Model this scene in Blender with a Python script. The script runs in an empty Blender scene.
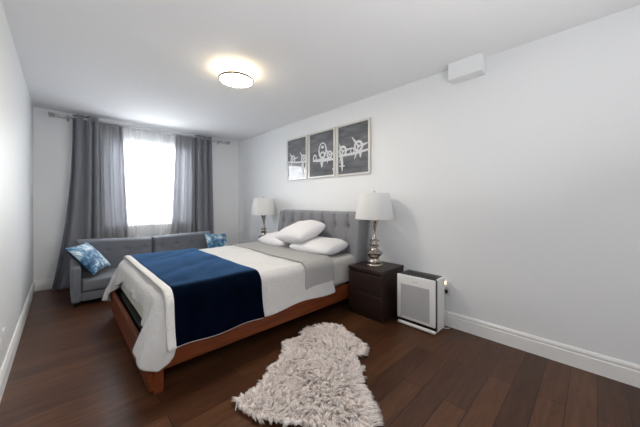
import bpy, bmesh, math, random
import numpy as np
from mathutils import Vector, Matrix, Euler
random.seed(7); RNG = np.random.default_rng(7)
S = bpy.context.scene
COL = S.collection
PI = math.pi

# ------------------------------------------------------------------ camera, world, lights, exposure
cd = bpy.data.cameras.new('camera'); cam = bpy.data.objects.new('camera', cd); COL.objects.link(cam)
cam.location = (0, 0, 1.18); cam.rotation_euler = (PI/2, 0, -math.radians(44.1))
cd.sensor_width = 36; cd.lens = 36*266/640; cd.shift_y = -11.3/640; cd.clip_start = 0.02
S.camera = cam
S.view_settings.view_transform = 'Standard'; S.view_settings.look = 'None'
S.view_settings.gamma = 1; S.view_settings.use_curve_mapping = False
S.cycles.max_bounces = 20; S.cycles.diffuse_bounces = 14
S.view_settings.exposure = 0.0
w = bpy.data.worlds.new('World'); S.world = w; w.use_nodes = True
bg = w.node_tree.nodes['Background']; bg.inputs[0].default_value = (0.93, 0.97, 1.0, 1); bg.inputs[1].default_value = 4.0

def area(name, loc, rot, sx, sy, power, color):
    l = bpy.data.lights.new(name, 'AREA'); l.shape = 'RECTANGLE'; l.size = sx; l.size_y = sy; l.energy = power; l.color = color
    o = bpy.data.objects.new(name, l); COL.objects.link(o); o.location = loc; o.rotation_euler = rot
    return o
# two added fills behind the camera, and daylight just outside the window
area('rear_side_fill', (2.6, -.85, 1.5), (math.radians(90), 0, math.radians(80)), 1.4, 1.7, 6, (1.0, 0.985, 0.96))  # added fill facing the left wall
area('ceiling_bounce_fill', (.95, -.6, 1.0), Vector((-.3, .5, .82)).to_track_quat('-Z', 'Y').to_euler(), .9, .9, 29, (1.0, 0.985, 0.97))  # added unseen fill, tilted up to brighten the ceiling and far end
area('window_daylight', (1.07, 5.55, 1.75), (math.radians(-62), 0, 0), 1.5, 1.5, 140, (0.92, 0.96, 1.0))
LAMP_STRENGTH = 90

# ------------------------------------------------------------------ materials
def nt(name):
    m = bpy.data.materials.new(name); m.use_nodes = True
    t = m.node_tree; return m, t, t.nodes['Principled BSDF']
def lin(r, g, b):
    f = lambda c: (c/255/12.92) if c/255 <= .04045 else ((c/255+.055)/1.055)**2.4
    return (f(r), f(g), f(b), 1)
def mat(name, rgb, rough=.6, metal=0, nscale=0, nbump=0, ndist=.002, var=0, vscale=6, sheen=0, sheen_tint=None, sheen_rough=.4, coat=0, stretch=None, spec=None, trans=0):
    m, t, b = nt(name); c = lin(*rgb)
    b.inputs['Base Color'].default_value = c; b.inputs['Roughness'].default_value = rough; b.inputs['Metallic'].default_value = metal
    b.inputs['Coat Weight'].default_value = coat
    if spec is not None: b.inputs['Specular IOR Level'].default_value = spec
    if sheen:
        b.inputs['Sheen Weight'].default_value = sheen; b.inputs['Sheen Roughness'].default_value = sheen_rough
        if sheen_tint: b.inputs['Sheen Tint'].default_value = lin(*sheen_tint)
    tc = t.nodes.new('ShaderNodeTexCoord'); mp = t.nodes.new('ShaderNodeMapping'); t.links.new(tc.outputs['Object'], mp.inputs[0])
    if stretch: mp.inputs['Scale'].default_value = stretch
    if var:
        n = t.nodes.new('ShaderNodeTexNoise'); n.inputs['Scale'].default_value = vscale; n.inputs['Detail'].default_value = 6; n.inputs['Roughness'].default_value = .65
        t.links.new(mp.outputs[0], n.inputs['Vector'])
        r = t.nodes.new('ShaderNodeValToRGB'); r.color_ramp.elements[0].position = .3; r.color_ramp.elements[1].position = .7
        r.color_ramp.elements[0].color = tuple(x*(1-var) for x in c[:3])+(1,); r.color_ramp.elements[1].color = tuple(min(1, x*(1+var)) for x in c[:3])+(1,)
        t.links.new(n.outputs['Fac'], r.inputs[0]); t.links.new(r.outputs[0], b.inputs['Base Color'])
    if nbump:
        n = t.nodes.new('ShaderNodeTexNoise'); n.inputs['Scale'].default_value = nscale; n.inputs['Detail'].default_value = 4
        t.links.new(mp.outputs[0], n.inputs['Vector'])
        u = t.nodes.new('ShaderNodeBump'); u.inputs['Strength'].default_value = nbump; u.inputs['Distance'].default_value = ndist
        t.links.new(n.outputs['Fac'], u.inputs['Height']); t.links.new(u.outputs[0], b.inputs['Normal'])
    if trans:
        out = t.nodes['Material Output']; tr = t.nodes.new('ShaderNodeBsdfTranslucent'); tr.inputs[0].default_value = c
        mx = t.nodes.new('ShaderNodeMixShader'); mx.inputs[0].default_value = trans
        t.links.new(b.outputs[0], mx.inputs[1]); t.links.new(tr.outputs[0], mx.inputs[2]); t.links.new(mx.outputs[0], out.inputs[0])
    return m
M = {}
M['wall'] = mat('wall_paint', (231, 233, 235), .48, nscale=180, nbump=.06)
M['ceiling'] = mat('ceiling_paint', (236, 237, 239), .9, nscale=160, nbump=.5, ndist=.004)
M['trim'] = mat('white_trim', (238, 238, 237), .38)
M['white_plastic'] = mat('white_plastic', (232, 232, 232), .3)
M['grey_mesh'] = mat('grey_grille', (176, 177, 179), .7, nscale=900, nbump=.3)
M['black'] = mat('black_plastic', (14, 14, 17), .3)
M['vent'] = mat('dark_vent', (42, 38, 36), .35)
M['steel'] = mat('brushed_steel', (176, 176, 178), .32, 1)
M['rod'] = mat('satin_silver_rod', (200, 200, 203), .4, .7)
M['pewter'] = mat('pewter_metal', (186, 178, 170), .24, 1, nscale=30, nbump=.05)
M['shade'] = mat('lamp_shade_linen', (236, 236, 236), .85, nscale=500, nbump=.1, trans=.25)
M['espresso'] = mat('espresso_wood', (39, 25, 21), .38, var=.35, vscale=5, stretch=(1, 9, 9), spec=.4)
M['walnut'] = mat('walnut_wood', (104, 50, 23), .45, var=.45, vscale=4, stretch=(1.2, 1.2, 16), spec=.3)
M['walnut_foot'] = mat('walnut_wood_foot', (104, 50, 23), .45, var=.45, vscale=4, stretch=(1.2, 16, 16), spec=.3)
M['grey_fabric'] = mat('grey_upholstery', (126, 127, 132), .9, nscale=700, nbump=.3, sheen=.25, var=.06, vscale=40)
M['sofa'] = mat('sofa_fabric', (106, 110, 118), .92, nscale=600, nbump=.35, sheen=.2, var=.1, vscale=60)
M['sheet'] = mat('fitted_sheet', (182, 179, 177), .9, nscale=40, nbump=.2, ndist=.004)
M['mattress'] = mat('mattress_ticking', (186, 190, 180), .9, nscale=60, nbump=.6, ndist=.01, var=.12, vscale=30)
M['quilt'] = mat('white_quilt', (198, 197, 196), .95, nscale=48, nbump=.6, ndist=.008, sheen=.3, var=.04, vscale=25)
M['taupe'] = mat('taupe_cotton', (158, 157, 156), .9, nscale=55, nbump=.4, ndist=.005)
M['sherpa'] = mat('white_sherpa', (230, 229, 226), 1, nscale=130, nbump=1, ndist=.008, sheen=.4)
M['navy'] = mat('navy_plush', (4, 9, 22), .95, nscale=45, nbump=.35, ndist=.006, var=.4, vscale=9, sheen=1, sheen_tint=(120, 170, 230), sheen_rough=.3, spec=.0)
M['pillow'] = mat('white_cotton', (216, 215, 218), .9, nscale=22, nbump=.35, ndist=.008)
M['dark_curtain'] = mat('charcoal_curtain', (126, 128, 136), .8, nscale=300, nbump=.3, var=.2, vscale=90, sheen=.3)
M['grey_curtain'] = mat('grey_sheer_curtain', (186, 187, 191), .85, nscale=300, nbump=.2, var=.06, vscale=60, trans=.4)
M['plug'] = mat('warm_plug_glow', (240, 225, 200), .4)
M['fur'] = mat('grey_beige_fleece', (244, 235, 230), .95, var=.08, vscale=14, sheen=.3)
M['frame'] = mat('silver_frame', (214, 212, 208), .35, .25)
M['tag'] = mat('white_tag', (240, 240, 240), .7)
M['ink'] = mat('print_white', (206, 208, 212), .5)

def floor_mat():
    m, t, b = nt('dark_walnut_laminate'); N = t.nodes; L = t.links.new
    tc = N.new('ShaderNodeTexCoord'); mp = N.new('ShaderNodeMapping'); L(tc.outputs['Object'], mp.inputs[0]); mp.inputs['Location'].default_value = (.35, .012, 0)
    br = N.new('ShaderNodeTexBrick'); L(mp.outputs[0], br.inputs['Vector'])
    br.offset = .37; br.offset_frequency = 2; br.squash = 1
    for k, v in (('Scale', 1), ('Mortar Size', .0024), ('Mortar Smooth', .2), ('Bias', 0), ('Brick Width', 1.22), ('Row Height', .128)): br.inputs[k].default_value = v
    br.inputs['Color1'].default_value = lin(93, 61, 40); br.inputs['Color2'].default_value = lin(66, 40, 26); br.inputs['Mortar'].default_value = lin(28, 18, 14)
    m2 = N.new('ShaderNodeMapping'); L(tc.outputs['Object'], m2.inputs[0]); m2.inputs['Scale'].default_value = (1.6, 16, 1)
    n = N.new('ShaderNodeTexNoise'); n.inputs['Scale'].default_value = 2.2; n.inputs['Detail'].default_value = 8; n.inputs['Roughness'].default_value = .7; n.inputs['Distortion'].default_value = .8
    L(m2.outputs[0], n.inputs['Vector'])
    r = N.new('ShaderNodeValToRGB'); r.color_ramp.elements[0].position = .32; r.color_ramp.elements[0].color = (.5, .46, .44, 1); r.color_ramp.elements[1].position = .68; r.color_ramp.elements[1].color = (1.25, 1.2, 1.15, 1)
    L(n.outputs['Fac'], r.inputs[0])
    mx = N.new('ShaderNodeMix'); mx.data_type = 'RGBA'; mx.blend_type = 'MULTIPLY'; mx.inputs['Factor'].default_value = .85
    L(br.outputs['Color'], mx.inputs['A']); L(r.outputs[0], mx.inputs['B']); L(mx.outputs['Result'], b.inputs['Base Color'])
    b.inputs['Roughness'].default_value = .3; b.inputs['Specular IOR Level'].default_value = .28
    u = N.new('ShaderNodeBump'); u.inputs['Strength'].default_value = .25; u.inputs['Distance'].default_value = .002
    iv = N.new('ShaderNodeMath'); iv.operation = 'SUBTRACT'; L(n.outputs['Fac'], iv.inputs[0]); L(br.outputs['Fac'], iv.inputs[1]); L(iv.outputs[0], u.inputs['Height']); L(u.outputs[0], b.inputs['Normal'])
    return m
M['floor'] = floor_mat()
def sheer_mat():
    m, t, b = nt('white_voile'); N = t.nodes; L = t.links.new; out = N['Material Output']
    tp = N.new('ShaderNodeBsdfTransparent'); tr = N.new('ShaderNodeBsdfTranslucent'); df = N.new('ShaderNodeBsdfDiffuse')
    tr.inputs[0].default_value = df.inputs[0].default_value = (.95, .95, .96, 1)
    a = N.new('ShaderNodeMixShader'); a.inputs[0].default_value = .68; L(tr.outputs[0], a.inputs[1]); L(df.outputs[0], a.inputs[2])
    c = N.new('ShaderNodeMixShader'); c.inputs[0].default_value = .5; L(tp.outputs[0], c.inputs[1]); L(a.outputs[0], c.inputs[2]); L(c.outputs[0], out.inputs[0])
    return m
M['sheer'] = sheer_mat()
def glass_mat():
    m, t, b = nt('window_glass'); N = t.nodes; L = t.links.new; out = N['Material Output']
    tp = N.new('ShaderNodeBsdfTransparent'); gl = N.new('ShaderNodeBsdfGlossy'); gl.inputs['Roughness'].default_value = .02
    c = N.new('ShaderNodeMixShader'); c.inputs[0].default_value = .06; L(tp.outputs[0], c.inputs[1]); L(gl.outputs[0], c.inputs[2]); L(c.outputs[0], out.inputs[0])
    return m
M['glass'] = glass_mat()
def emit_mat(name, rgb, k):
    m, t, b = nt(name); b.inputs['Base Color'].default_value = (.9, .9, .9, 1); b.inputs['Emission Color'].default_value = rgb; b.inputs['Emission Strength'].default_value = k; return m
M['diffuser'] = emit_mat('lit_diffuser', (1, .91, .77, 1), LAMP_STRENGTH)
M['ring'] = mat('satin_metal_ring', (122, 110, 96), .6, 0)
M['diffuser_side'] = emit_mat('lit_diffuser_side', (1, .8, .5, 1), LAMP_STRENGTH*.13)
M['night'] = emit_mat('night_light_glow', (1, .72, .4, 1), 2.2)
def print_mat():
    m, t, b = nt('charcoal_photo_print'); N = t.nodes; L = t.links.new
    tc = N.new('ShaderNodeTexCoord'); mp = N.new('ShaderNodeMapping'); L(tc.outputs['Object'], mp.inputs[0]); mp.inputs['Scale'].default_value = (1, 2.5, 9)
    n = N.new('ShaderNodeTexNoise'); n.inputs['Scale'].default_value = 1.6; n.inputs['Detail'].default_value = 5; L(mp.outputs[0], n.inputs['Vector'])
    r = N.new('ShaderNodeValToRGB'); r.color_ramp.elements[0].position = .3; r.color_ramp.elements[0].color = lin(58, 60, 66); r.color_ramp.elements[1].position = .75; r.color_ramp.elements[1].color = lin(112, 114, 120)
    L(n.outputs['Fac'], r.inputs[0]); L(r.outputs[0], b.inputs['Base Color']); b.inputs['Roughness'].default_value = .5; b.inputs['Coat Weight'].default_value = 1; b.inputs['Coat Roughness'].default_value = .03
    return m
M['print'] = print_mat()
def marble_mat():
    m, t, b = nt('blue_tie_dye'); N = t.nodes; L = t.links.new
    tc = N.new('ShaderNodeTexCoord'); n = N.new('ShaderNodeTexNoise'); n.inputs['Scale'].default_value = 9; n.inputs['Detail'].default_value = 8; n.inputs['Roughness'].default_value = .75; n.inputs['Distortion'].default_value = .5
    L(tc.outputs['Object'], n.inputs['Vector'])
    r = N.new('ShaderNodeValToRGB'); e = r.color_ramp.elements; e[0].position = .34; e[0].color = lin(18, 40, 72); e[1].position = .60; e[1].color = lin(226, 232, 236)
    x = e.new(.46); x.color = lin(52, 104, 146); x = e.new(.55); x.color = lin(138, 182, 206)
    L(n.outputs['Fac'], r.inputs[0]); L(r.outputs[0], b.inputs['Base Color']); b.inputs['Roughness'].default_value = .8; b.inputs['Sheen Weight'].default_value = .3
    return m
M['marble'] = marble_mat()
M['navy_back'] = mat('navy_cotton', (24, 38, 66), .85, nscale=200, nbump=.2)

# ------------------------------------------------------------------ builders
def empty(name, loc, label=None, cat=None, group=None, rot=(0, 0, 0), kind=None):
    o = bpy.data.objects.new(name, None); COL.objects.link(o); o.location = loc; o.rotation_euler = rot; o.empty_display_size = .05
    if label: o['label'] = label
    if cat: o['category'] = cat
    if group: o['group'] = group
    if kind: o['kind'] = kind
    return o
def obj(name, bm, m, parent=None, world=True, smooth=None, **props):
    """link a bmesh as ONE object; world=True means vertices are given in room coordinates"""
    me = bpy.data.meshes.new(name)
    if parent is not None and world:
        p = parent; off = Vector((0, 0, 0))
        while p is not None: off += p.location; p = p.parent
        bmesh.ops.translate(bm, vec=-off, verts=bm.verts)
    bmesh.ops.recalc_face_normals(bm, faces=bm.faces)
    bm.to_mesh(me); bm.free()
    for x in (m if isinstance(m, (list, tuple)) else [m]): me.materials.append(x)
    if smooth is not None:
        me.shade_smooth() if smooth == 'all' else None
        if smooth != 'all':
            for p_ in me.polygons: p_.use_smooth = True
            me.set_sharp_from_angle(angle=math.radians(smooth))
    o = bpy.data.objects.new(name, me); COL.objects.link(o)
    if parent is not None: o.parent = parent
    for k, v in props.items(): o[k] = v
    return o
def box(bm, x0, x1, y0, y1, z0, z1, r=0, seg=3, mi=0):
    g = bmesh.ops.create_cube(bm, size=1)['verts']
    for v in g: v.co = Vector((x0+(v.co.x+.5)*(x1-x0), y0+(v.co.y+.5)*(y1-y0), z0+(v.co.z+.5)*(z1-z0)))
    es = list({e for v in g for e in v.link_edges})
    if r > 0: bmesh.ops.bevel(bm, geom=es, offset=r, segments=seg, profile=.5, affect='EDGES')
    return g
def nbox(*a, **k):
    bm = bmesh.new(); box(bm, *a, **k); return bm
def tube(bm, pts, r, n=8, cap=True):
    pts = [Vector(p) for p in pts]; rings = []
    rr = r if isinstance(r, (list, tuple)) else [r]*len(pts)
    up = Vector((0, 0, 1))
    for i, p in enumerate(pts):
        d = (pts[min(i+1, len(pts)-1)]-pts[max(i-1, 0)]).normalized()
        a = d.cross(up if abs(d.z) < .95 else Vector((1, 0, 0))).normalized(); b = d.cross(a).normalized()
        rings.append([bm.verts.new(p+(a*math.cos(2*PI*k/n)+b*math.sin(2*PI*k/n))*rr[i]) for k in range(n)])
    for i in range(len(rings)-1):
        for k in range(n): bm.faces.new((rings[i][k], rings[i][(k+1) % n], rings[i+1][(k+1) % n], rings[i+1][k]))
    if cap: bm.faces.new(rings[0][::-1]); bm.faces.new(rings[-1])
    return bm
def lathe(bm, prof, cx=0, cy=0, n=40, cap=True):
    rings = [[bm.verts.new((cx+r*math.cos(2*PI*k/n), cy+r*math.sin(2*PI*k/n), z)) for k in range(n)] for r, z in prof]
    for i in range(len(rings)-1):
        for k in range(n): bm.faces.new((rings[i][k], rings[i][(k+1) % n], rings[i+1][(k+1) % n], rings[i+1][k]))
    if cap: bm.faces.new(rings[0][::-1]); bm.faces.new(rings[-1])
    return bm
def torus(bm, c, axis, R, r, n=20, m=8):
    axis = Vector(axis).normalized(); a = axis.orthogonal().normalized(); b = axis.cross(a)
    V = [[bm.verts.new(Vector(c)+(a*math.cos(t)+b*math.sin(t))*(R+r*math.cos(p))+axis*r*math.sin(p)) for p in [2*PI*j/m for j in range(m)]] for t in [2*PI*i/n for i in range(n)]]
    for i in range(n):
        for j in range(m): bm.faces.new((V[i][j], V[(i+1) % n][j], V[(i+1) % n][(j+1) % m], V[i][(j+1) % m]))
    return bm
def grid(P, mask=None):
    nu, nv = P.shape[:2]; bm = bmesh.new(); V = {}
    def gv(i, j):
        if (i, j) not in V: V[(i, j)] = bm.verts.new(P[i, j])
        return V[(i, j)]
    for i in range(nu-1):
        for j in range(nv-1):
            if mask is None or mask(i, j): bm.faces.new((gv(i, j), gv(i+1, j), gv(i+1, j+1), gv(i, j+1)))
    return bm
def mods(o, solid=0, sub=0, offset=0):
    if solid:
        s = o.modifiers.new('thickness', 'SOLIDIFY'); s.thickness = solid; s.offset = offset
    if sub:
        s = o.modifiers.new('smooth', 'SUBSURF'); s.levels = sub; s.render_levels = sub
    return o
def snoise(n, seed, f=3, oct=3):
    """smooth random function of (x, y) arrays"""
    r = np.random.default_rng(seed); T = []
    for o in range(oct):
        for k in range(n): T.append((r.normal(size=2)*f*1.9**o, r.random()*6.28, .55**o/n**.5))
    return lambda x, y: sum(a*np.sin(k[0]*x+k[1]*y+p) for k, p, a in T)

# ------------------------------------------------------------------ the room
XL, XR, YN, YF, H = -.275, 2.645, -1.6, 5.16, 2.44
obj('floor', nbox(XL-.12, XR+.12, YN-.12, YF+.12, -.1, 0), M['floor'], kind='structure')
obj('ceiling', nbox(XL-.12, XR+.12, YN-.12, YF+.12, H, H+.1), M['ceiling'], kind='structure')
obj('wall_left', nbox(XL-.12, XL, YN, YF, 0, H), M['wall'], kind='structure')
obj('wall_right', nbox(XR, XR+.12, YN, YF, 0, H), M['wall'], kind='structure')
obj('wall_near', nbox(XL-.12, XR+.12, YN-.12, YN, 0, H), M['wall'], kind='structure')
WX0, WX1, WZ0, WZ1 = .5, 1.68, .83, 2.13
bm = bmesh.new()
box(bm, XL-.12, WX0, YF, YF+.16, 0, H); box(bm, WX1, XR+.12, YF, YF+.16, 0, H); box(bm, WX0, WX1, YF, YF+.16, 0, WZ0); box(bm, WX0, WX1, YF, YF+.16, WZ1, H)
obj('wall_far', bm, M['wall'], kind='structure')
obj('trim_1', nbox(2.525, XR, .655, .93, 2.29, H, r=.004, seg=1), M['wall'], kind='structure')     # boxed duct under the ceiling
BP = [(0, 0), (.014, 0), (.014, .098), (.010, .104), (.010, .112), (.013, .116), (.012, .126), (.006, .139), (0, .139)]
def baseboard(name, p0, p1, nrm):
    bm = bmesh.new(); A = []
    for p in (p0, p1): A.append([bm.verts.new((p[0]+nrm[0]*d, p[1]+nrm[1]*d, z)) for d, z in BP])
    for k in range(len(BP)-1): bm.faces.new((A[0][k], A[0][k+1], A[1][k+1], A[1][k]))
    bm.faces.new(A[0]); bm.faces.new(A[1][::-1])
    obj(name, bm, M['trim'], kind='structure')
baseboard('baseboard_left', (XL, YN), (XL, YF), (1, 0))
baseboard('baseboard_right', (XR, YN), (XR, YF), (-1, 0))
baseboard('baseboard_far', (XL, YF), (XR, YF), (0, -1))
win = empty('window_1', ((WX0+WX1)/2, YF+.08, WZ0), kind='structure')
bm = bmesh.new(); f = .045
box(bm, WX0, WX0+f, YF+.05, YF+.11, WZ0, WZ1); box(bm, WX1-f, WX1, YF+.05, YF+.11, WZ0, WZ1); box(bm, WX0, WX1, YF+.05, YF+.11, WZ0, WZ0+f); box(bm, WX0, WX1, YF+.05, YF+.11, WZ1-f, WZ1)
obj('window_frame', bm, M['trim'], win)
obj('window_pane', nbox(WX0+f, WX1-f, YF+.078, YF+.082, WZ0+f, WZ1-f), M['glass'], win)
obj('window_sill', nbox(WX0-.04, WX1+.04, YF-.035, YF+.05, WZ0-.025, WZ0, r=.005), M['trim'], win)

# ------------------------------------------------------------------ ceiling light
t = empty('ceiling_light', (1.2, 2.39, H), 'round flush ceiling light, lit warm white, with a slim metal ring', 'ceiling light')
obj('ceiling_plate', lathe(bmesh.new(), [(.0, H), (.125, H), (.125, H-.018), (.0, H-.018)], 1.2, 2.39, cap=False), M['trim'], t, smooth=30)
obj('side_diffuser', lathe(bmesh.new(), [(.128, H-.016), (.146, H-.018), (.149, H-.082)], 1.2, 2.39, n=56, cap=False), M['diffuser_side'], t, smooth=40)
obj('metal_ring', lathe(bmesh.new(), [(.149, H-.081), (.160, H-.078), (.161, H-.088), (.160, H-.098), (.150, H-.098), (.149, H-.081)], 1.2, 2.39, n=56, cap=False), M['ring'], t, smooth=40)
obj('lower_diffuser', lathe(bmesh.new(), [(.150, H-.094), (.14, H-.098), (.10, H-.102), (.05, H-.104), (.002, H-.105)], 1.2, 2.39, n=56), M['diffuser'], t, smooth=40)

# ------------------------------------------------------------------ curtain rods and curtains
def rod(name, y, z, x0, x1, r, label):
    t = empty(name, ((x0+x1)/2, y, z), label, 'curtain rod', 'curtain rods over the window')
    obj('pole', tube(bmesh.new(), [(x0, y, z), (x1, y, z)], r, 14), M['rod'], t, smooth=40)
    for x, s in ((x0, -1), (x1, 1)):
        obj('finial', tube(bmesh.new(), [(x-s*.03, y, z), (x+s*.005, y, z), (x+s*.006, y, z), (x+s*.03, y, z)], [r*1.35, r*1.35, r*1.6, r*1.6], 14), M['steel'], t, smooth=40)
    for x in (x0+.16, x1-.16):
        bm = bmesh.new(); tube(bm, [(x, YF, z+.0), (x, y, z)], r*.6, 8); box(bm, x-.012, x+.012, YF-.006, YF, z-.03, z+.03); torus(bm, (x, y, z), (1, 0, 0), r*1.15, r*.35)
        obj('bracket', bm, M['steel'], t, smooth=40)
rod('curtain_rod', 5.035, 2.362, -.105, 2.36, .0125, 'front silver curtain rod threaded through the charcoal grommet curtains')
rod('curtain_rod', 5.095, 2.345, -.10, 2.36, .009, 'back silver curtain rod carrying the light grey and white curtains')

def curtain(name, label, m, top, bot, yt, yb, zt, zb, nf, at, ab, group, grommets=0, seed=0, ease=1.0, pow_=1.0, trans_folds=0, thick=.003, pinch=None):
    """top / bot: x range at the rod and at the hem; waves run along x and deepen to the hem"""
    ns, nz = max(60, int(nf*14)), 46
    s = np.linspace(0, 1, ns)[:, None]; q = np.linspace(0, 1, nz)[None, :]
    r = np.random.default_rng(seed)
    k = q**ease
    xl = top[0]+(bot[0]-top[0])*k; xr = top[1]+(bot[1]-top[1])*k
    jit = sum(r.normal()*.035*np.sin(2*PI*j*s+r.random()*6) for j in (1, 2, 3))
    sw = np.clip(s+jit*np.sin(PI*s), 0, 1)
    ph = 2*PI*nf*sw+.5*np.sin(3*q+r.random()*6)*q
    amp = at+(ab-at)*q**.7
    wav = np.sin(ph)*(1+.35*np.sin(2*PI*s*1.3+r.random()*6))
    X = xl+(xr-xl)*s+amp*.35*np.cos(ph)*np.sin(PI*s)
    Y = yt+(yb-yt)*k+amp*wav+.006*np.sin(9*q+5*s)*q
    Z = zt+(zb-zt)*q+0*s+(.004*np.cos(ph) if not grommets else 0)
    if pinch is not None: Y = Y + pinch(X, Z)
    P = np.stack([X, Y+0*q, Z], -1)
    c0 = (float(P[..., 0].mean()), float(yt), float(zb))
    t = empty(name, c0, label, 'curtain', group)
    o = obj('curtain_panel', grid(P), m, t, smooth='all'); mods(o, solid=thick)
    for g in range(grommets):
        i = int((g+.5)/grommets*(ns-1)); 
        zz = 2.362
        # ring where the wave crosses the rod
        cand = [ii for ii in range(1, ns-1) if (Y[ii, 0]-yt)*(Y[ii-1, 0]-yt) <= 0]
        if g >= len(cand): break
        ii = cand[g]; tx = Vector((X[ii+1, 0]-X[ii-1, 0], Y[ii+1, 0]-Y[ii-1, 0], 0)); nrm = Vector((-tx.y, tx.x, 0))
        obj('grommet', torus(bmesh.new(), (float(X[ii, 0]), float(Y[ii, 0]), zz), nrm, .024, .0045), M['steel'], t, smooth=60)
    return t
GC = 'curtains at the window'
pin = lambda X, Z: -np.clip((.75-Z)/.75, 0, 1)**1.5*.10*np.clip((.02-X)/.1, 0, 1)
curtain('curtain', 'charcoal grommet curtain flaring out behind the grey sofa arm beside the left-hand wall'.replace('left-hand ', ''), M['dark_curtain'], (.105, .385), (-.105, .43), 5.035, 5.02, 2.402, .012, 3, .044, .048, GC, grommets=6, seed=3, ease=2.2, pinch=pin)
curtain('curtain', 'charcoal grommet curtain hanging beside the small blue cushion on the sofa', M['dark_curtain'], (1.72, 2.03), (1.70, 2.07), 5.035, 5.035, 2.402, .012, 3, .042, .046, GC, grommets=6, seed=5)
curtain('curtain', 'light grey gathered curtain between the flared charcoal curtain and the bright window', M['grey_curtain'], (.36, .68), (.39, .78), 5.095, 5.09, 2.365, .012, 5, .016, .028, GC, seed=11, pow_=1, ease=1.2)
curtain('curtain', 'light grey gathered curtain between the bright window and the straight charcoal curtain', M['grey_curtain'], (1.425, 1.74), (1.32, 1.75), 5.095, 5.09, 2.365, .012, 5, .016, .028, GC, seed=12, ease=1.2)
curtain('sheer_curtain', 'white see-through curtain across the bright window', M['sheer'], (.6, 1.5), (.6, 1.5), 5.112, 5.11, 2.36, .012, 11, .010, .012, GC, seed=21, thick=0)

# ------------------------------------------------------------------ framed pictures
def flat_poly(bm, pts, x, mi):
    f = bm.faces.new([bm.verts.new((x, a, b)) for a, b in pts]); f.material_index = mi; return f
def picture(y0, y1, z0, z1, label, art):
    t = empty('framed_picture', (XR, (y0+y1)/2, z0), label, 'picture', 'framed pictures over the bed')
    fx = XR-.03; b = .024; bm = bmesh.new()
    for a in ((y0, y0+b, z0, z1), (y1-b, y1, z0, z1), (y0+b, y1-b, z0, z0+b), (y0+b, y1-b, z1-b, z1)): box(bm, fx, XR-.001, *a, r=.003, seg=2)
    obj('frame', bm, M['frame'], t)
    bm = nbox(XR-.016, XR-.002, y0+b, y1-b, z0+b, z1-b)
    X = XR-.0165; L = (y0+b+.002, y1-b-.002, z0+b+.002, z1-b-.002)
    cl = lambda p: (min(max(p[0], L[0]), L[1]), min(max(p[1], L[2]), L[3]))
    for i, (k, a) in enumerate(art):
        x = X-.00012*i
        if k == 'poly': flat_poly(bm, [cl(p) for p in a], x, 1)
        if k == 'ell' or k == 'dark':
            cy, cz, ry, rz = a; flat_poly(bm, [cl((cy+ry*math.cos(q*PI/14), cz+rz*math.sin(q*PI/14))) for q in range(28)], x, 1 if k == 'ell' else 0)
        if k == 'blade':
            (ya, za), (yb, zb), wd = a; d = Vector((yb-ya, zb-za)).normalized(); n = Vector((-d.y, d.x))*wd
            flat_poly(bm, [cl((ya-n.x*.4, za-n.y*.4)), cl((ya*.5+yb*.5-n.x, za*.5+zb*.5-n.y)), cl((yb-n.x*.3, zb-n.y*.3)), cl((yb+n.x*.3, zb+n.y*.3)), cl((ya*.5+yb*.5+n.x, za*.5+zb*.5+n.y)), cl((ya+n.x*.4, za+n.y*.4))], x, 1)
    obj('print', bm, [M['print'], M['ink']], t)
def engine(y, z, r):
    A = [('ell', (y, z, r, r*1.05)), ('dark', (y, z, r*.55, r*.6)), ('ell', (y, z, r*.3, r*.3))]
    for a in (52, 172, 292): A.append(('blade', ((y, z), (y+r*2.3*math.cos(math.radians(a)), z+r*2.3*math.sin(math.radians(a))), r*.2)))
    return A
center = [('poly', [(2.86, 1.79), (2.86, 1.768), (2.66, 1.745), (2.43, 1.75), (2.43, 1.775), (2.66, 1.80)])]
center += [('ell', (2.662, 1.905, .083, .115)), ('dark', (2.662, 1.92, .058, .085)), ('ell', (2.662, 1.955, .03, .02)), ('ell', (2.662, 1.85, .05, .045)), ('dark', (2.662, 1.845, .03, .025)), ('blade', ((2.675, 1.79), (2.675, 1.67), .028))]
center += [('ell', (2.82, 1.82, .04, .05)), ('dark', (2.82, 1.82, .022, .028))] + engine(2.525, 1.83, .055) + [('blade', ((2.45, 1.90), (2.43, 1.64), .016)), ('poly', [(2.47, 1.64), (2.42, 1.64), (2.42, 1.615), (2.47, 1.615)])]
right_ = [('poly', [(2.36, 1.80), (2.36, 1.772), (2.1, 1.775), (1.87, 1.80), (1.87, 1.826), (2.1, 1.81)])] + engine(2.285, 1.845, .07) + engine(2.03, 1.872, .072) + [('ell', (2.125, 1.83, .035, .04)), ('dark', (2.125, 1.83, .02, .024)), ('blade', ((2.30, 1.80), (2.295, 1.585), .022)), ('blade', ((2.00, 1.83), (1.998, 1.73), .02)), ('poly', [(2.35, 1.66), (2.25, 1.66), (2.25, 1.645), (2.35, 1.645)])]
left_ = [('poly', [(3.0, 1.775), (3.0, 1.80), (3.25, 1.815), (3.47, 1.84), (3.47, 1.818), (3.25, 1.79)])] + engine(3.07, 1.84, .06) + engine(3.33, 1.86, .06) + [('blade', ((3.08, 1.80), (3.085, 1.6), .02))]
picture(1.853, 2.384, 1.522, 2.188, 'framed grey print of two propeller engines, nearest of the three to the air purifier', right_)
picture(2.420, 2.945, 1.528, 2.190, 'middle framed print with the round aircraft nose', center)
picture(2.985, 3.480, 1.530, 2.192, 'framed aircraft print at the window end of the three, reflecting the curtain', left_)

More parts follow.
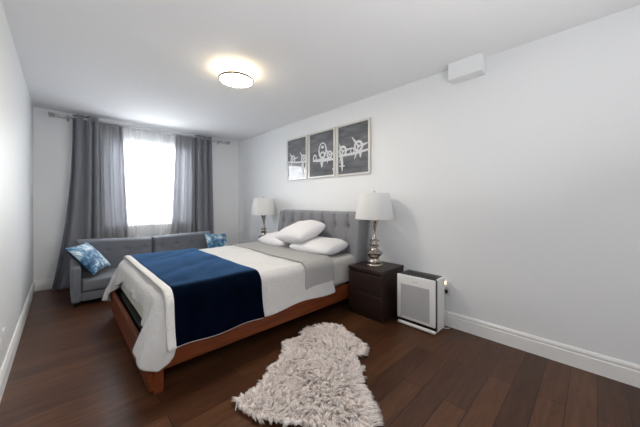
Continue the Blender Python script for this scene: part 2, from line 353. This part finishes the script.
# ------------------------------------------------------------------ bed
BY0, BY1 = 1.87, 3.505
bed = empty('bed', (1.45, (BY0+BY1)/2, 0), 'low walnut bed with a grey button-tufted headboard', 'bed')
def side_rail(y0, y1): return nbox(.40, 2.43, y0, y1, .135, .285, r=.004, seg=2)
obj('side_rail', side_rail(BY0, BY0+.035), M['walnut_foot'], bed)
obj('side_rail', side_rail(BY1-.035, BY1), M['walnut_foot'], bed)
bm = nbox(.375, .405, BY0-.002, BY1+.002, .03, .275, r=.004, seg=2)
for v in bm.verts: v.co.x -= (v.co.z-.03)*.08
obj('footboard', bm, M['walnut'], bed)
for x, y in ((.40, BY0+.001), (.40, BY1-.056), (2.40, BY0+.01), (2.40, BY1-.06)):
    bm = nbox(x, x+.055, y, y+.055, 0, .27, r=.003, seg=1)
    obj('leg', bm, M['walnut'], bed)
obj('slat_base', nbox(.41, 2.42, BY0+.036, BY1-.036, .2, .262), M['black'], bed)
# tufted headboard, leaning back
HY0, HY1, HZ0, HZ1 = 1.86, 3.47, .13, 1.062
BYS = [2.70+.2135*k for k in range(-3, 4)]; BZS = (.893, .65)
ys = np.linspace(HY0, HY1, 190); zs = np.linspace(HZ0, HZ1, 96)
Yg, Zg = np.meshgrid(ys, zs, indexing='ij')
ds = np.min(np.abs(Yg[..., None]-np.array(BYS)), -1)
rb = np.min([np.hypot(Yg-b, (Zg-z)) for b in BYS for z in BZS], axis=0)
puff = .028*(1-np.exp(-ds/.014)) + .060*(1-np.exp(-(rb/.030)))
edge = np.minimum(np.minimum(Yg-HY0, HY1-Yg), HZ1-Zg)
puff -= .05*np.clip(1-edge/.03, 0, 1)**2
# a sideways pleat between neighbouring buttons
pz = np.min(np.abs(Zg[..., None]-np.array(BZS)), -1)
Xf = 2.475+(Zg-.5)*.13-puff
P = np.stack([Xf, Yg, Zg], -1)
bm = grid(P)
# close the body with sides and a back
nu, nv = P.shape[:2]
bm.verts.ensure_lookup_table(); bnd = [e for e in bm.edges if e.is_boundary]
r_ = bmesh.ops.extrude_edge_only(bm, edges=bnd); nv_ = [x for x in r_['geom'] if isinstance(x, bmesh.types.BMVert)]
for v in nv_: v.co.x = 2.550+(v.co.z-.5)*.13
bmesh.ops.contextual_create(bm, geom=[x for x in r_['geom'] if isinstance(x, bmesh.types.BMEdge)])
hb = obj('headboard', bm, M['grey_fabric'], bed, smooth=50, label='grey button-tufted upholstered headboard')
for b in BYS:
    for z in BZS:
        bb = bmesh.new(); bmesh.ops.create_uvsphere(bb, u_segments=12, v_segments=8, radius=.013)
        for v in bb.verts: v.co = Vector((v.co.x*.6+2.475+(z-.5)*.13+.001, v.co.y+b, v.co.z+z))
        obj('button', bb, M['grey_fabric'], hb, smooth='all')

# ------------------------------------------------------------------ mattress
MX0, MX1, MY0, MY1, MZ0, MZ1 = .43, 2.425, 1.915, 3.462, .264, .575
mt = empty('mattress', (1.43, 2.675, MZ0), 'queen mattress in a taupe fitted sheet, lying on the walnut bed frame', 'mattress')
bm = nbox(MX0, MX1, MY0, MY1, MZ0, MZ1-.01, r=.055, seg=5)
obj('mattress_core', bm, M['mattress'], mt, smooth=60, label='quilted pale greenish mattress side')
nx, ny = 90, 80
u = np.linspace(1.3, MX1+.008, nx); v = np.linspace(0, 1, ny)
# fitted sheet over the head half: up the side, across, down the other side
Pv = []
prof = [(MY0-.008, .30), (MY0-.008, .44), (MY0-.006, .52), (MY0+.012, .555), (MY0+.05, .567), (MY0+.2, .568), (2.675, .570), (MY1-.2, .568), (MY1-.05, .567), (MY1-.012, .555), (MY1+.006, .52), (MY1+.008, .44), (MY1+.008, .30)]
pa = np.array(prof); pa[:, 1] += .01*(pa[:, 1] > .5); dl = np.r_[0, np.cumsum(np.hypot(*np.diff(pa, axis=0).T))]; tt = v*dl[-1]
py = np.interp(tt, dl, pa[:, 0]); pz_ = np.interp(tt, dl, pa[:, 1])
U, PY = np.meshgrid(u, py, indexing='ij'); _, PZ = np.meshgrid(u, pz_, indexing='ij')
fz = snoise(6, 5, 7); wr = fz(U*1.3, PY*1.3+PZ*2)
dn = np.clip((MX1+.008-U)/.04, 0, 1)**.5
P = np.stack([U, PY+(PY < 1.95)*(-.004*np.abs(wr))+(PY > 3.43)*.004*np.abs(wr), np.where(PZ > .5, PZ+.0025*wr, PZ)-.03*(1-dn)], -1)
o = obj('fitted_sheet', grid(P), M['sheet'], mt, smooth='all', label='taupe fitted sheet'); mods(o, solid=.004)

# ------------------------------------------------------------------ draped cloth (small position-based solver)
def sdf(p, b):
    c = np.array([(b[0]+b[1])/2, (b[2]+b[3])/2, (b[4]+b[5])/2]); h = np.array([(b[1]-b[0])/2, (b[3]-b[2])/2, (b[5]-b[4])/2]); r = b[6]
    d = p-c; q = np.abs(d)-(h-r); qm = np.maximum(q, 0); ln = np.linalg.norm(qm, axis=-1)
    ins = q.max(-1); s = np.where(ln > 1e-9, ln, ins)-r
    g = np.where(ln[..., None] > 1e-9, qm/np.maximum(ln, 1e-9)[..., None], (q == ins[..., None])*1.0)*np.sign(d)
    return s, g
def drape(R, z0, boxes, steps=190, iters=12, grav=3.0, seed=0, stiff=.25):
    nu, nv = R.shape[:2]; r = np.random.default_rng(seed)
    p = np.dstack([R, np.full((nu, nv), z0)]); p[..., 2] += r.normal(size=(nu, nv))*.002
    v = np.zeros_like(p); dt = 1/50
    hold = (R[..., 0] > MX0+.09) & (R[..., 1] > MY0+.09) & (R[..., 1] < MY1-.09); hxy = R[hold]      # cloth lying on the bed does not slide
    R3 = np.dstack([R, np.zeros((nu, nv))])
    cons = []
    def add(a, b, k):
        rest = np.linalg.norm(R3[a]-R3[b], axis=-1); cons.append((a, b, rest, k))
    sl = slice
    for st in (0, 1):
        add((sl(st, nu-1, 2), sl(None)), (sl(st+1, nu, 2), sl(None)), 1.0); add((sl(None), sl(st, nv-1, 2)), (sl(None), sl(st+1, nv, 2)), 1.0)
    fix = cons
    def diag(a, b, k): fix.append((a, b, np.linalg.norm(R3[a]-R3[b], axis=-1), k))
    diag((sl(0, nu-1), sl(0, nv-1)), (sl(1, nu), sl(1, nv)), stiff*.5); diag((sl(1, nu), sl(0, nv-1)), (sl(0, nu-1), sl(1, nv)), stiff*.5)
    diag((sl(0, nu-2), sl(None)), (sl(2, nu), sl(None)), stiff*.5); diag((sl(None), sl(0, nv-2)), (sl(None), sl(2, nv)), stiff*.5)
    for s_ in range(steps):
        v[..., 2] -= grav*dt; v *= .975
        old = p.copy(); p = p+v*dt
        for it in range(iters):
            for a, b, rest, k in fix:
                d = p[b]-p[a]; L = np.maximum(np.linalg.norm(d, axis=-1), 1e-9); c = (.5*k*(L-rest)/L)[..., None]*d
                p[a] += c; p[b] -= c
            p[hold, 0:2] = hxy
            if it % 3 == 2 or it == iters-1:
                for bx in boxes:
                    s, g = sdf(p, bx); pen = s < 0
                    p[pen] -= s[pen][:, None]*g[pen]
                    if it == iters-1: old[pen] += (p[pen]-old[pen])*.55
                low = p[..., 2] < .012; p[low, 2] = .012
        v = (p-old)/dt
    return p
def even(n): return n if n % 2 == 0 else n+1
RAIL = (.336, 2.45, BY0-.012, BY1+.012, -.3, .292, .012)
def core(o): return (MX0-o, MX1+.2, MY0-o, MY1+o, -.3, MZ1+o, .075+o*.5)
# white quilt: short over the foot, longer at its corners, down both sides
nu, nv = 74, 92
a = np.linspace(0, 1, nu)[:, None]; b = np.linspace(0, 1, nv)[None, :]
yy = MY0-.30+(MY1-MY0+.62)*b
yf = MY0-.30+(MY1-MY0+.62)*b
foot = MX0-.14-.10*np.exp(-((yf-MY0+.05)/.22)**2)-.16*np.exp(-((yf-MY1-.05)/.22)**2)+.015*np.sin(yf*17)
xx = foot+(2.02-foot)*a
R = np.dstack([xx, yy+.012*np.sin(xx*9)*np.where(b < .5, 1, -1)*(np.abs(b-.5)*2)**6])
Q = drape(R, MZ1+.035, [core(.014), RAIL], seed=1)
NAVX0, NAVX1 = .50, 1.165
s, g = sdf(Q, core(0.0)); infl = np.clip((Q[..., 0]-NAVX0+.02)/.05, 0, 1)*np.clip((NAVX1+.03-Q[..., 0])/.05, 0, 1)
ex = np.clip(s-.016, 0, None)*infl
Q -= ex[..., None]*g
s, g = sdf(Q, core(0.0)); hang = np.clip((.53-Q[..., 2])/.18, 0, 1)*np.clip((NAVX0+.06-Q[..., 0])/.06, 0, 1)
ph = 36*Q[..., 1]+14*Q[..., 0]+1.8*np.sin(7*Q[..., 1])
Q += (g*(.5+.5*np.sin(ph))[..., None]**1.5)*hang[..., None]*.026
fq = snoise(7, 9, 6); Q[..., 2] += np.where(Q[..., 2] > .56, .0035*fq(Q[..., 0], Q[..., 1]), 0)*(1-infl)
quilt = empty('quilt', (1.2, 2.675, .57), 'white quilt spread over the mattress, hanging in points at the foot corners', 'quilt')
o = obj('quilt_cover', grid(Q), M['quilt'], quilt, smooth='all'); mods(o, solid=.012, sub=1)

# taupe folded-back sheet across the bed near the pillows
nu, nv = 22, 92
xx = np.linspace(1.63, 2.03, nu)[:, None]; yy = np.linspace(MY0-.25, MY1+.25, nv)[None, :]
R = np.dstack([xx+.03*(yy-1.9)/1.5+.008*np.sin(yy*7), yy+0*xx+.01*np.sin(xx*11)])
Q2 = drape(R, MZ1+.06, [core(.030)], seed=2, steps=170)
o = obj('folded_sheet', grid(Q2), M['taupe'], None, smooth='all', label='taupe sheet folded back as a band across the white quilt by the pillows', category='sheet'); mods(o, solid=.010, sub=1)

# navy plush throw with a sherpa back
nu, nv = 30, 96
xx = np.linspace(NAVX0-.035, NAVX1, nu)[:, None]; yy = np.linspace(MY0-.345, MY1+.34, nv)[None, :]
sk = .035*np.clip((MY0+.1-yy)/.4, 0, 1)
R = np.dstack([xx+sk*0, yy+0*xx+.008*np.sin(xx*14)*(yy < 2.6)])
Q3 = drape(R, MZ1+.07, [core(.036), (RAIL[0], RAIL[1], BY0-.03, BY1+.03, -.3, .292, .012)], seed=3)
fn = snoise(7, 4, 5); Q3[..., 2] += np.where(Q3[..., 2] > .58, .005*np.abs(fn(Q3[..., 0], Q3[..., 1])), 0)
thr = empty('throw_blanket', (.8, 2.675, .6), 'navy blue plush throw with a white fleece back laid across the foot of the bed', 'blanket')
Qn = Q3.copy(); Qn[:, 0] = .6*Q3[:, 0]+.4*Q3[:, 1]
o = obj('plush_face', grid(Qn, lambda i, j: i >= 2), M['navy'], thr, smooth='all'); mods(o, solid=.010, sub=1)
Qs = Q3.copy(); s, g = sdf(Qs, core(0.0)); Qs -= g*.009
Qs[:3] += g[:3]*np.array([.010, .014, .006])[:, None, None]
o = obj('fleece_back', grid(Qs), M['sherpa'], thr, smooth='all', label='white fleece back of the throw'); mods(o, solid=.010, sub=1)

# ------------------------------------------------------------------ pillows and cushions
def puffy(sx, sy, th, n=34, seed=0, pinch=.02, wr=.009, rnd=.10):
    q = np.linspace(-1, 1, n); A, B = np.meshgrid(q, q, indexing='ij')
    X = sx*A*(1-pinch*(1-B**2)*A**2-rnd*B**4); Y = sy*B*(1-pinch*(1-A**2)*B**2-rnd*A**4)
    T = th*((1-np.abs(A)**2.6)*(1-np.abs(B)**2.6))**.46
    f = snoise(6, seed, 6/sx*.3); e = (1-A**6)*(1-B**6)
    Zt = T+wr*f(X, Y)*e; Zb = -T+wr*f(X+3, Y)*e
    bm = bmesh.new(); t = [[bm.verts.new((X[i, j], Y[i, j], Zt[i, j])) for j in range(n)] for i in range(n)]
    bt = [[t[i][j] if i in (0, n-1) or j in (0, n-1) else bm.verts.new((X[i, j], Y[i, j], Zb[i, j])) for j in range(n)] for i in range(n)]
    for i in range(n-1):
        for j in range(n-1):
            bm.faces.new((t[i][j], t[i+1][j], t[i+1][j+1], t[i][j+1]))
            vs = (bt[i][j], bt[i][j+1], bt[i+1][j+1], bt[i+1][j])
            if vs != (t[i][j], t[i][j+1], t[i+1][j+1], t[i+1][j]):
                try: bm.faces.new(vs).material_index = 1
                except ValueError: pass
    return bm
def pillow(name, label, cat, loc, rot, sx, sy, th, m, seed, group=None, **k):
    o = obj(name, puffy(sx, sy, th, seed=seed, **k), m, None, smooth='all', label=label, category=cat)
    if group: o['group'] = group
    o.location = loc; o.rotation_euler = rot; mods(o, sub=1)
    return o
GP = 'white pillows on the bed'
pillow('pillow', 'white pillow lying flat on the side of the bed by the near nightstand', 'pillow', (2.19, 2.29, .665), (0, math.radians(-6), math.radians(4)), .23, .33, .09, [M['pillow']]*2, 31, GP)
pillow('pillow', 'white pillow lying flat at the window side of the headboard', 'pillow', (2.19, 3.03, .665), (0, math.radians(-6), math.radians(-3)), .23, .33, .09, [M['pillow']]*2, 32, GP)
pillow('pillow', 'plump white pillow propped across the top of the two flat ones', 'pillow', (2.17, 2.62, .805), (math.radians(-5), math.radians(-20), math.radians(-6)), .23, .35, .105, [M['pillow']]*2, 33, GP)
GCU = 'blue patterned cushions on the sofa'
pillow('cushion', 'blue and white tie-dye cushion tipped over the sofa arm near the flared curtain', 'cushion', (.241, 4.314, .497), (.872, -.024, 1.082), .22, .22, .065, [M['marble'], M['navy_back']], 41, GCU, pinch=.12, wr=.003, rnd=0)
pillow('cushion', 'blue and white tie-dye cushion half hidden behind the bed', 'cushion', (1.84, 4.34, .49), (math.radians(66), math.radians(6), math.radians(12)), .215, .20, .06, [M['marble'], M['navy_back']], 42, GCU, pinch=.14, wr=.003, rnd=0)

# ------------------------------------------------------------------ sofa
sofa = empty('sofa', (.985, 4.4, 0), 'charcoal grey fabric sofa with a buttoned back under the window', 'sofa')
SX0, SX1, SY0, SY1 = .07, 1.90, 4.02, 4.74
obj('base', nbox(SX0+.085, SX1-.085, SY0+.03, SY1-.05, .05, .15, r=.012), M['sofa'], sofa, smooth=40)
for x in (SX0+.09, .99):
    obj('seat_cushion', nbox(x, x+.822, SY0+.01, 4.58, .152, .285, r=.028, seg=4), M['sofa'], sofa, smooth=50)
for x in (SX0, SX1-.085):
    obj('arm', nbox(x, x+.083, SY0, SY1-.02, .045, .447, r=.03, seg=5), M['sofa'], sofa, smooth=50)
def sofa_back(x0, x1, tilt, dz):
    n, m_ = 90, 40; q = np.linspace(x0, x1, n); zz = np.linspace(.27, .675+dz, m_); X, Z = np.meshgrid(q, zz, indexing='ij')
    bs = [(x0+(x1-x0)*(k+.5)/4, z) for k in range(4) for z in (.53,)]
    rb = np.min([np.hypot(X-b_, Z-z_) for b_, z_ in bs], axis=0)
    dseam = np.abs(Z-.53)
    e = np.minimum(np.minimum(X-x0, x1-X), (.675+dz)-Z)
    Yf = 4.545+(Z-.28)*.16+.018*np.exp(-(rb/.03)**2)+.005*np.exp(-dseam/.008)+.05*np.clip(1-e/.035, 0, 1)**2.2
    Z2 = Z+tilt*(X-(x0+x1)/2)*np.clip((Z-.3)/.3, 0, 1)
    bm = grid(np.stack([X, Yf, Z2], -1)); r = bmesh.ops.extrude_edge_only(bm, edges=[e_ for e_ in bm.edges if e_.is_boundary])
    for v_ in [x for x in r['geom'] if isinstance(x, bmesh.types.BMVert)]: v_.co.y = 4.665+(v_.co.z-.28)*.16
    bmesh.ops.contextual_create(bm, geom=[x for x in r['geom'] if isinstance(x, bmesh.types.BMEdge)])
    o = obj('backrest', bm, M['sofa'], sofa, smooth=50)
    for b_, z_ in bs:
        bb = bmesh.new(); bmesh.ops.create_uvsphere(bb, u_segments=10, v_segments=6, radius=.012)
        for v_ in bb.verts: v_.co = Vector((v_.co.x+b_, v_.co.y*.5+4.545+(z_-.28)*.16+.013, v_.co.z+z_+tilt*(b_-(x0+x1)/2)*.76))
        obj('button', bb, M['sofa'], o, smooth='all')
sofa_back(.125, .972, -.055, -.005)
sofa_back(.980, 1.845, .02, -.008)
for x in (SX0+.02, SX1-.06):
    for y in (SY0+.03, SY1-.09): obj('leg', lathe(bmesh.new(), [(.014, 0), (.018, .05)], x+.02, y+.02, 12), M['black'], sofa)

# ------------------------------------------------------------------ nightstands
def nightstand(y0, label, sc=1):
    t = empty('nightstand', (2.42, y0+.205, 0), label, 'nightstand', 'nightstands beside the bed')
    y1 = y0+.41; x0, x1 = 2.205, 2.628
    bm = bmesh.new(); box(bm, x0+.02, x1, y0, y0+.018, 0, .468, r=.0015, seg=1); box(bm, x0+.02, x1, y1-.018, y1, 0, .468, r=.0015, seg=1); box(bm, x1-.01, x1, y0+.018, y1-.018, .03, .468); box(bm, x0+.03, x1-.01, y0+.018, y1-.018, .06, .075)
    obj('cabinet_body', bm, M['espresso'], t)
    obj('top', nbox(x0, x1+.002, y0-.003, y1+.003, .47, .505, r=.002, seg=1), M['espresso'], t)
    obj('plinth', nbox(x0+.028, x0+.042, y0+.02, y1-.02, 0, .062), M['espresso'], t)
    for z0, z1 in ((.262, .457), (.068, .25)):
        bm = bmesh.new(); box(bm, x0+.001, x0+.018, y0+.002, y1-.002, z0, z1, r=.0015, seg=1); box(bm, x0+.02, x1-.04, y0+.03, y1-.03, z0+.02, z1-.03)
        obj('drawer', bm, M['espresso'], t)
    t.scale = (1, 1, sc)
    return t
nightstand(1.425, 'dark espresso two-drawer nightstand between the bed and the white air purifier')
nightstand(3.56, 'dark espresso nightstand hidden behind the far pillows, in the window corner', .475/.505)

# ------------------------------------------------------------------ table lamps
def table_lamp(x, y, z, label):
    t = empty('table_lamp', (x, y, z), label, 'lamp', 'table lamps beside the bed')
    pr = [(.0, 0), (.088, 0), (.090, .006), (.086, .014), (.074, .02), (.080, .028), (.080, .036), (.062, .046), (.052, .062), (.050, .078), (.058, .095), (.078, .112), (.090, .124), (.091, .134), (.078, .146), (.052, .160), (.040, .176), (.036, .19), (.044, .198), (.056, .204), (.056, .212), (.040, .220), (.029, .232), (.028, .242), (.044, .25), (.054, .256), (.054, .264), (.038, .272), (.026, .282), (.020, .30), (.017, .33), (.018, .36), (.023, .40), (.031, .44), (.041, .47), (.048, .482), (.046, .488), (.0, .488)]
    obj('base', lathe(bmesh.new(), [(r, z+h) for r, h in pr], x, y, 48, cap=False), M['pewter'], t, smooth=50)
    bm = bmesh.new(); n = 56
    lathe(bm, [(.206, z+.496), (.207, z+.50), (.1635, z+.768), (.162, z+.772), (.159, z+.768), (.2025, z+.50), (.206, z+.496)], x, y, n, cap=False)
    obj('lamp_shade', bm, M['shade'], t, smooth=50, label='white tapered drum shade')
    bm = bmesh.new(); lathe(bm, [(.004, z+.488), (.004, z+.765)], x, y, 8)
    for k in range(3): tube(bm, [(x, y, z+.757), (x+.163*math.cos(k*2.094), y+.163*math.sin(k*2.094), z+.765)], .002, 6)
    obj('harp', bm, M['steel'], t)
    obj('bulb', lathe(bmesh.new(), [(.013, z+.50), (.014, z+.54), (.03, z+.585), (.03, z+.605), (.018, z+.63), (.002, z+.636)], x+.03, y, 20), M['shade'], t, smooth=60)
    obj('finial', lathe(bmesh.new(), [(.004, z+.766), (.009, z+.772), (.006, z+.778), (.010, z+.786), (.007, z+.797), (.001, z+.80)], x, y, 14), M['pewter'], t, smooth=60)
table_lamp(2.42, 1.655, .505, 'silver turned table lamp with white shade on the nightstand by the air purifier')
table_lamp(2.42, 3.85, .475, 'silver turned table lamp with white shade in the corner by the window wall')

# ------------------------------------------------------------------ air purifier
ap = empty('air_purifier', (2.46, 1.16, 0), 'white box-shaped air purifier with a grey front grille, standing by the nightstand', 'air purifier')
PY0, PY1, PH = .972, 1.345, .487
bm = nbox(2.402, 2.572, PY0, PY1, .008, PH, r=.018, seg=4)
obj('body', bm, M['white_plastic'], ap, smooth=40)
obj('seam', nbox(2.365, 2.406, PY0+.001, PY1-.001, .03, PH-.004, r=.008, seg=3), M['black'], ap, smooth=40, label='black gap behind the front panel')  # black strip filling the groove between front panel and body
obj('front_panel', nbox(2.350, 2.368, PY0, PY1, .066, PH, r=.010, seg=4), M['white_plastic'], ap, smooth=40)
obj('kick_panel', nbox(2.352, 2.390, PY0+.002, PY1-.002, .008, .038, r=.012, seg=3), M['white_plastic'], ap, smooth=40)
obj('front_grille', nbox(2.3475, 2.352, PY0+.052, PY1-.042, .095, .40, r=.0015, seg=1), M['grey_mesh'], ap, label='grey front grille')
bm = nbox(2.385, 2.555, PY0+.016, PY1-.016, PH-.006, PH+.002, r=.002, seg=1)
for k in range(26):
    y = PY0+.03+k*(PY1-PY0-.06)/25; box(bm, 2.40, 2.50, y-.002, y+.002, PH+.002, PH+.004)
obj('top_vent', bm, M['vent'], ap, label='dark slatted top vent')
for k in range(6): obj('control_button', nbox(2.384, 2.392, PY1-.09-k*.034, PY1-.078-k*.034, PH+.0015, PH+.003), M['steel'], ap)
for sx in (2.41, 2.54):
    for y in (PY0+.04, PY1-.04): obj('foot', lathe(bmesh.new(), [(.012, 0), (.012, .012)], sx, y, 12), M['black'], ap)
tx = bpy.data.curves.new('brand_lettering', 'FONT'); tx.body = 'levoit'; tx.size = .022; tx.extrude = .0004; tx.align_x = 'CENTER'
tmp = bpy.data.objects.new('lettering_outline', tx); COL.objects.link(tmp); dg = bpy.context.evaluated_depsgraph_get(); dg.update()
lm = bpy.data.meshes.new_from_object(tmp.evaluated_get(dg)); bpy.data.objects.remove(tmp); lm.materials.clear(); lm.materials.append(M['grey_mesh'])
o = bpy.data.objects.new('front_lettering', lm); COL.objects.link(o); o.parent = ap
o.location = Vector((2.3492, 1.158, .43))-ap.location; o.rotation_euler = (PI/2, 0, -PI/2)
bm = bmesh.new(); box(bm, 2.3485, 2.352, PY1-.052, PY1-.037, .078, .093)
obj('badge', bm, M['grey_mesh'], ap)

# ------------------------------------------------------------------ outlets
def outlet(loc, nx, label):
    t = empty('wall_outlet', loc, label, 'outlet')
    x, y, z = loc; a, b_ = sorted((x, x+nx*.007))
    obj('cover_plate', nbox(a, b_, y-.037, y+.037, z-.06, z+.06, r=.002, seg=2), M['white_plastic'], t)
    a, b_ = sorted((x+nx*.007, x+nx*.009))
    for dz in (-.027, .027): 
        bm = nbox(a, b_, y-.018, y+.018, z+dz-.016, z+dz+.016, r=.0008, seg=1)
        obj('socket', bm, M['white_plastic'], t)
outlet((XL, 2.66, .30), 1, 'white wall outlet low on the plain wall facing the bed foot')
outlet((XR, .985, .36), -1, 'white wall outlet behind the air purifier')
nl = empty('night_light', (XR-.009, .985, .387), 'small plug-in night light glowing amber above the air purifier cord', 'night light')
obj('housing', nbox(XR-.045, XR-.0095, .965, 1.005, .375, .435, r=.006), M['white_plastic'], nl, smooth=40)
obj('glow_window', nbox(XR-.049, XR-.0445, .972, .998, .405, .43, r=.002), M['night'], nl)
pc = empty('power_cord', (XR-.02, .985, .3), 'white plug and cord running from the outlet down behind the air purifier', 'cord')
obj('plug', nbox(XR-.04, XR-.0095, .97, 1.0, .315, .347, r=.005), M['black'], pc, smooth=40)
obj('cable', tube(bmesh.new(), [(XR-.04, .985, .33), (XR-.055, .975, .30), (XR-.05, .965, .2), (XR-.045, .955, .1), (XR-.05, .945, .03), (XR-.06, .94, .007), (XR-.075, .955, .006), (XR-.09, .99, .006), (XR-.085, 1.03, .006)], .003, 8), M['white_plastic'], pc, smooth=60)

# ------------------------------------------------------------------ sheepskin rug
OUT = np.array([(1.803, 1.757), (1.869, 1.657), (1.801, 1.523), (1.737, 1.299), (1.676, 1.257), (1.583, 1.253), (1.517, 1.145), (1.456, 1.089), (1.34, 1.031), (1.275, 0.917), (1.195, 0.819), (1.141, 0.79), (1.052, 0.865), (0.97, 0.962), (0.918, 1.021), (0.83, 1.139), (0.743, 1.268), (0.699, 1.409), (0.741, 1.462), (0.864, 1.46), (1.054, 1.594), (1.27, 1.675), (1.35, 1.782), (1.493, 1.791), (1.634, 1.816)])
cen = OUT.mean(0)
def inside(p, poly):
    x, y = p[:, 0], p[:, 1]; r = np.zeros(len(p), bool); n = len(poly)
    for i in range(n):
        (x0, y0), (x1, y1) = poly[i], poly[(i+1) % n]
        c = ((y0 > y) != (y1 > y)) & (x < (x1-x0)*(y-y0)/((y1-y0) if y1 != y0 else 1e-9)+x0); r ^= c
    return r
def edge_dist(p, poly):
    best = np.full(len(p), 9.); nrm = np.zeros((len(p), 2))
    for i in range(len(poly)):
        a_, b_ = poly[i], poly[(i+1) % len(poly)]; d = b_-a_; t_ = np.clip(((p-a_)@d)/(d@d), 0, 1); q = a_+t_[:, None]*d; e = np.linalg.norm(p-q, axis=1); m_ = e < best
        best[m_] = e[m_]; nrm[m_] = (q-p)[m_]/np.maximum(e[m_], 1e-6)[:, None]
    return best, nrm
verts, faces = [], []
# leather backing
ins = []
for i, p in enumerate(OUT):
    d = OUT[(i+1) % len(OUT)]-OUT[i-1]; n = np.array([d[1], -d[0]])/np.linalg.norm(d); q = p-n*.03
    if not inside(q[None], OUT)[0]: q = p+n*.03
    ins.append(q)
ins = np.array(ins)
nb = len(ins)
for z in (.003, .012): verts += [(x, y, z) for x, y in ins]
faces += [tuple(range(nb, 2*nb)), tuple(range(nb))[::-1]] + [(i, (i+1) % nb, nb+(i+1) % nb, nb+i) for i in range(nb)]
lo, hi = ins.min(0), ins.max(0)
pts = lo+RNG.random((9000, 2))*(hi-lo); pts = pts[inside(pts, ins)]
cl = []                                       # locks: keep a minimum spacing
cell = {}
for p in pts:
    k = (int(p[0]/.019), int(p[1]/.019))
    if any(np.hypot(*(p-q)) < .0155 for dx in (-1, 0, 1) for dy in (-1, 0, 1) for q in cell.get((k[0]+dx, k[1]+dy), [])): continue
    cell.setdefault(k, []).append(p); cl.append(p)
for i in range(nb):                            # an extra fringe of locks along the outline
    a_, b_ = ins[i], ins[(i+1) % nb]; n_ = max(1, int(np.linalg.norm(b_-a_)/.009))
    cl += [a_+(b_-a_)*k/n_ for k in range(n_)]
cl = np.array(cl); ed, en = edge_dist(cl*.999+cen*.001, ins)
flow = snoise(6, 77, 5)
for i, p in enumerate(cl):
    rim = math.exp(-ed[i]/.03)
    ang = 2.2*flow(p[0], p[1])+RNG.normal()*.5
    lean = np.array([math.cos(ang), math.sin(ang)])*.036+en[i]*rim*.045+np.array([-.012, -.014])
    hgt = (.043+.009*RNG.normal())*(1-.42*rim)
    tip = np.array([p[0]+lean[0], p[1]+lean[1], max(.012, hgt)])
    curl = RNG.normal(size=2)*.008
    for s_ in range(11):
        o2 = RNG.normal(size=2)*.0085; rt = np.array([p[0]+o2[0], p[1]+o2[1], .010]); tp = tip+np.r_[o2*.42, RNG.normal()*.006]
        mid = rt*.5+tp*.5+np.array([-lean[0]*.25+curl[0], -lean[1]*.25+curl[1], .010]); wd = .0027+.0011*RNG.random()
        side = np.array([-(tp-rt)[1], (tp-rt)[0], 0]); side = side/max(np.linalg.norm(side), 1e-6)
        upv = np.cross(side, (tp-rt)/np.linalg.norm(tp-rt))
        b0 = len(verts)
        for c_, w_ in ((rt, wd), (mid, wd), (mid*.35+tp*.65+np.array([0, 0, .003]), wd*.8)):
            for q in range(3): verts.append(tuple(c_+w_*(side*math.cos(q*2.094)+upv*math.sin(q*2.094))))
        verts.append(tuple(tp))
        for l in range(2):
            for q in range(3): faces.append((b0+l*3+q, b0+l*3+(q+1) % 3, b0+l*3+3+(q+1) % 3, b0+l*3+3+q))
        for q in range(3): faces.append((b0+6+q, b0+6+(q+1) % 3, b0+9))
me = bpy.data.meshes.new('sheepskin_rug'); me.from_pydata([tuple(map(float, v_)) for v_ in verts], [], faces); me.update(); me.shade_smooth(); me.materials.append(M['fur'])
rug = bpy.data.objects.new('sheepskin_rug', me); COL.objects.link(rug)
rug['label'] = 'shaggy grey-beige sheepskin rug on the dark floor beside the bed'; rug['category'] = 'rug'
bm = bmesh.new(); box(bm, -.02, .02, -.012, .012, -.0015, .0015)
tg = obj('care_tag', bm, M['tag'], rug, world=False, label='white sewn-in care tag'); tg.location = (1.098, .858, .03); tg.rotation_euler = (.5, .3, math.radians(-45))
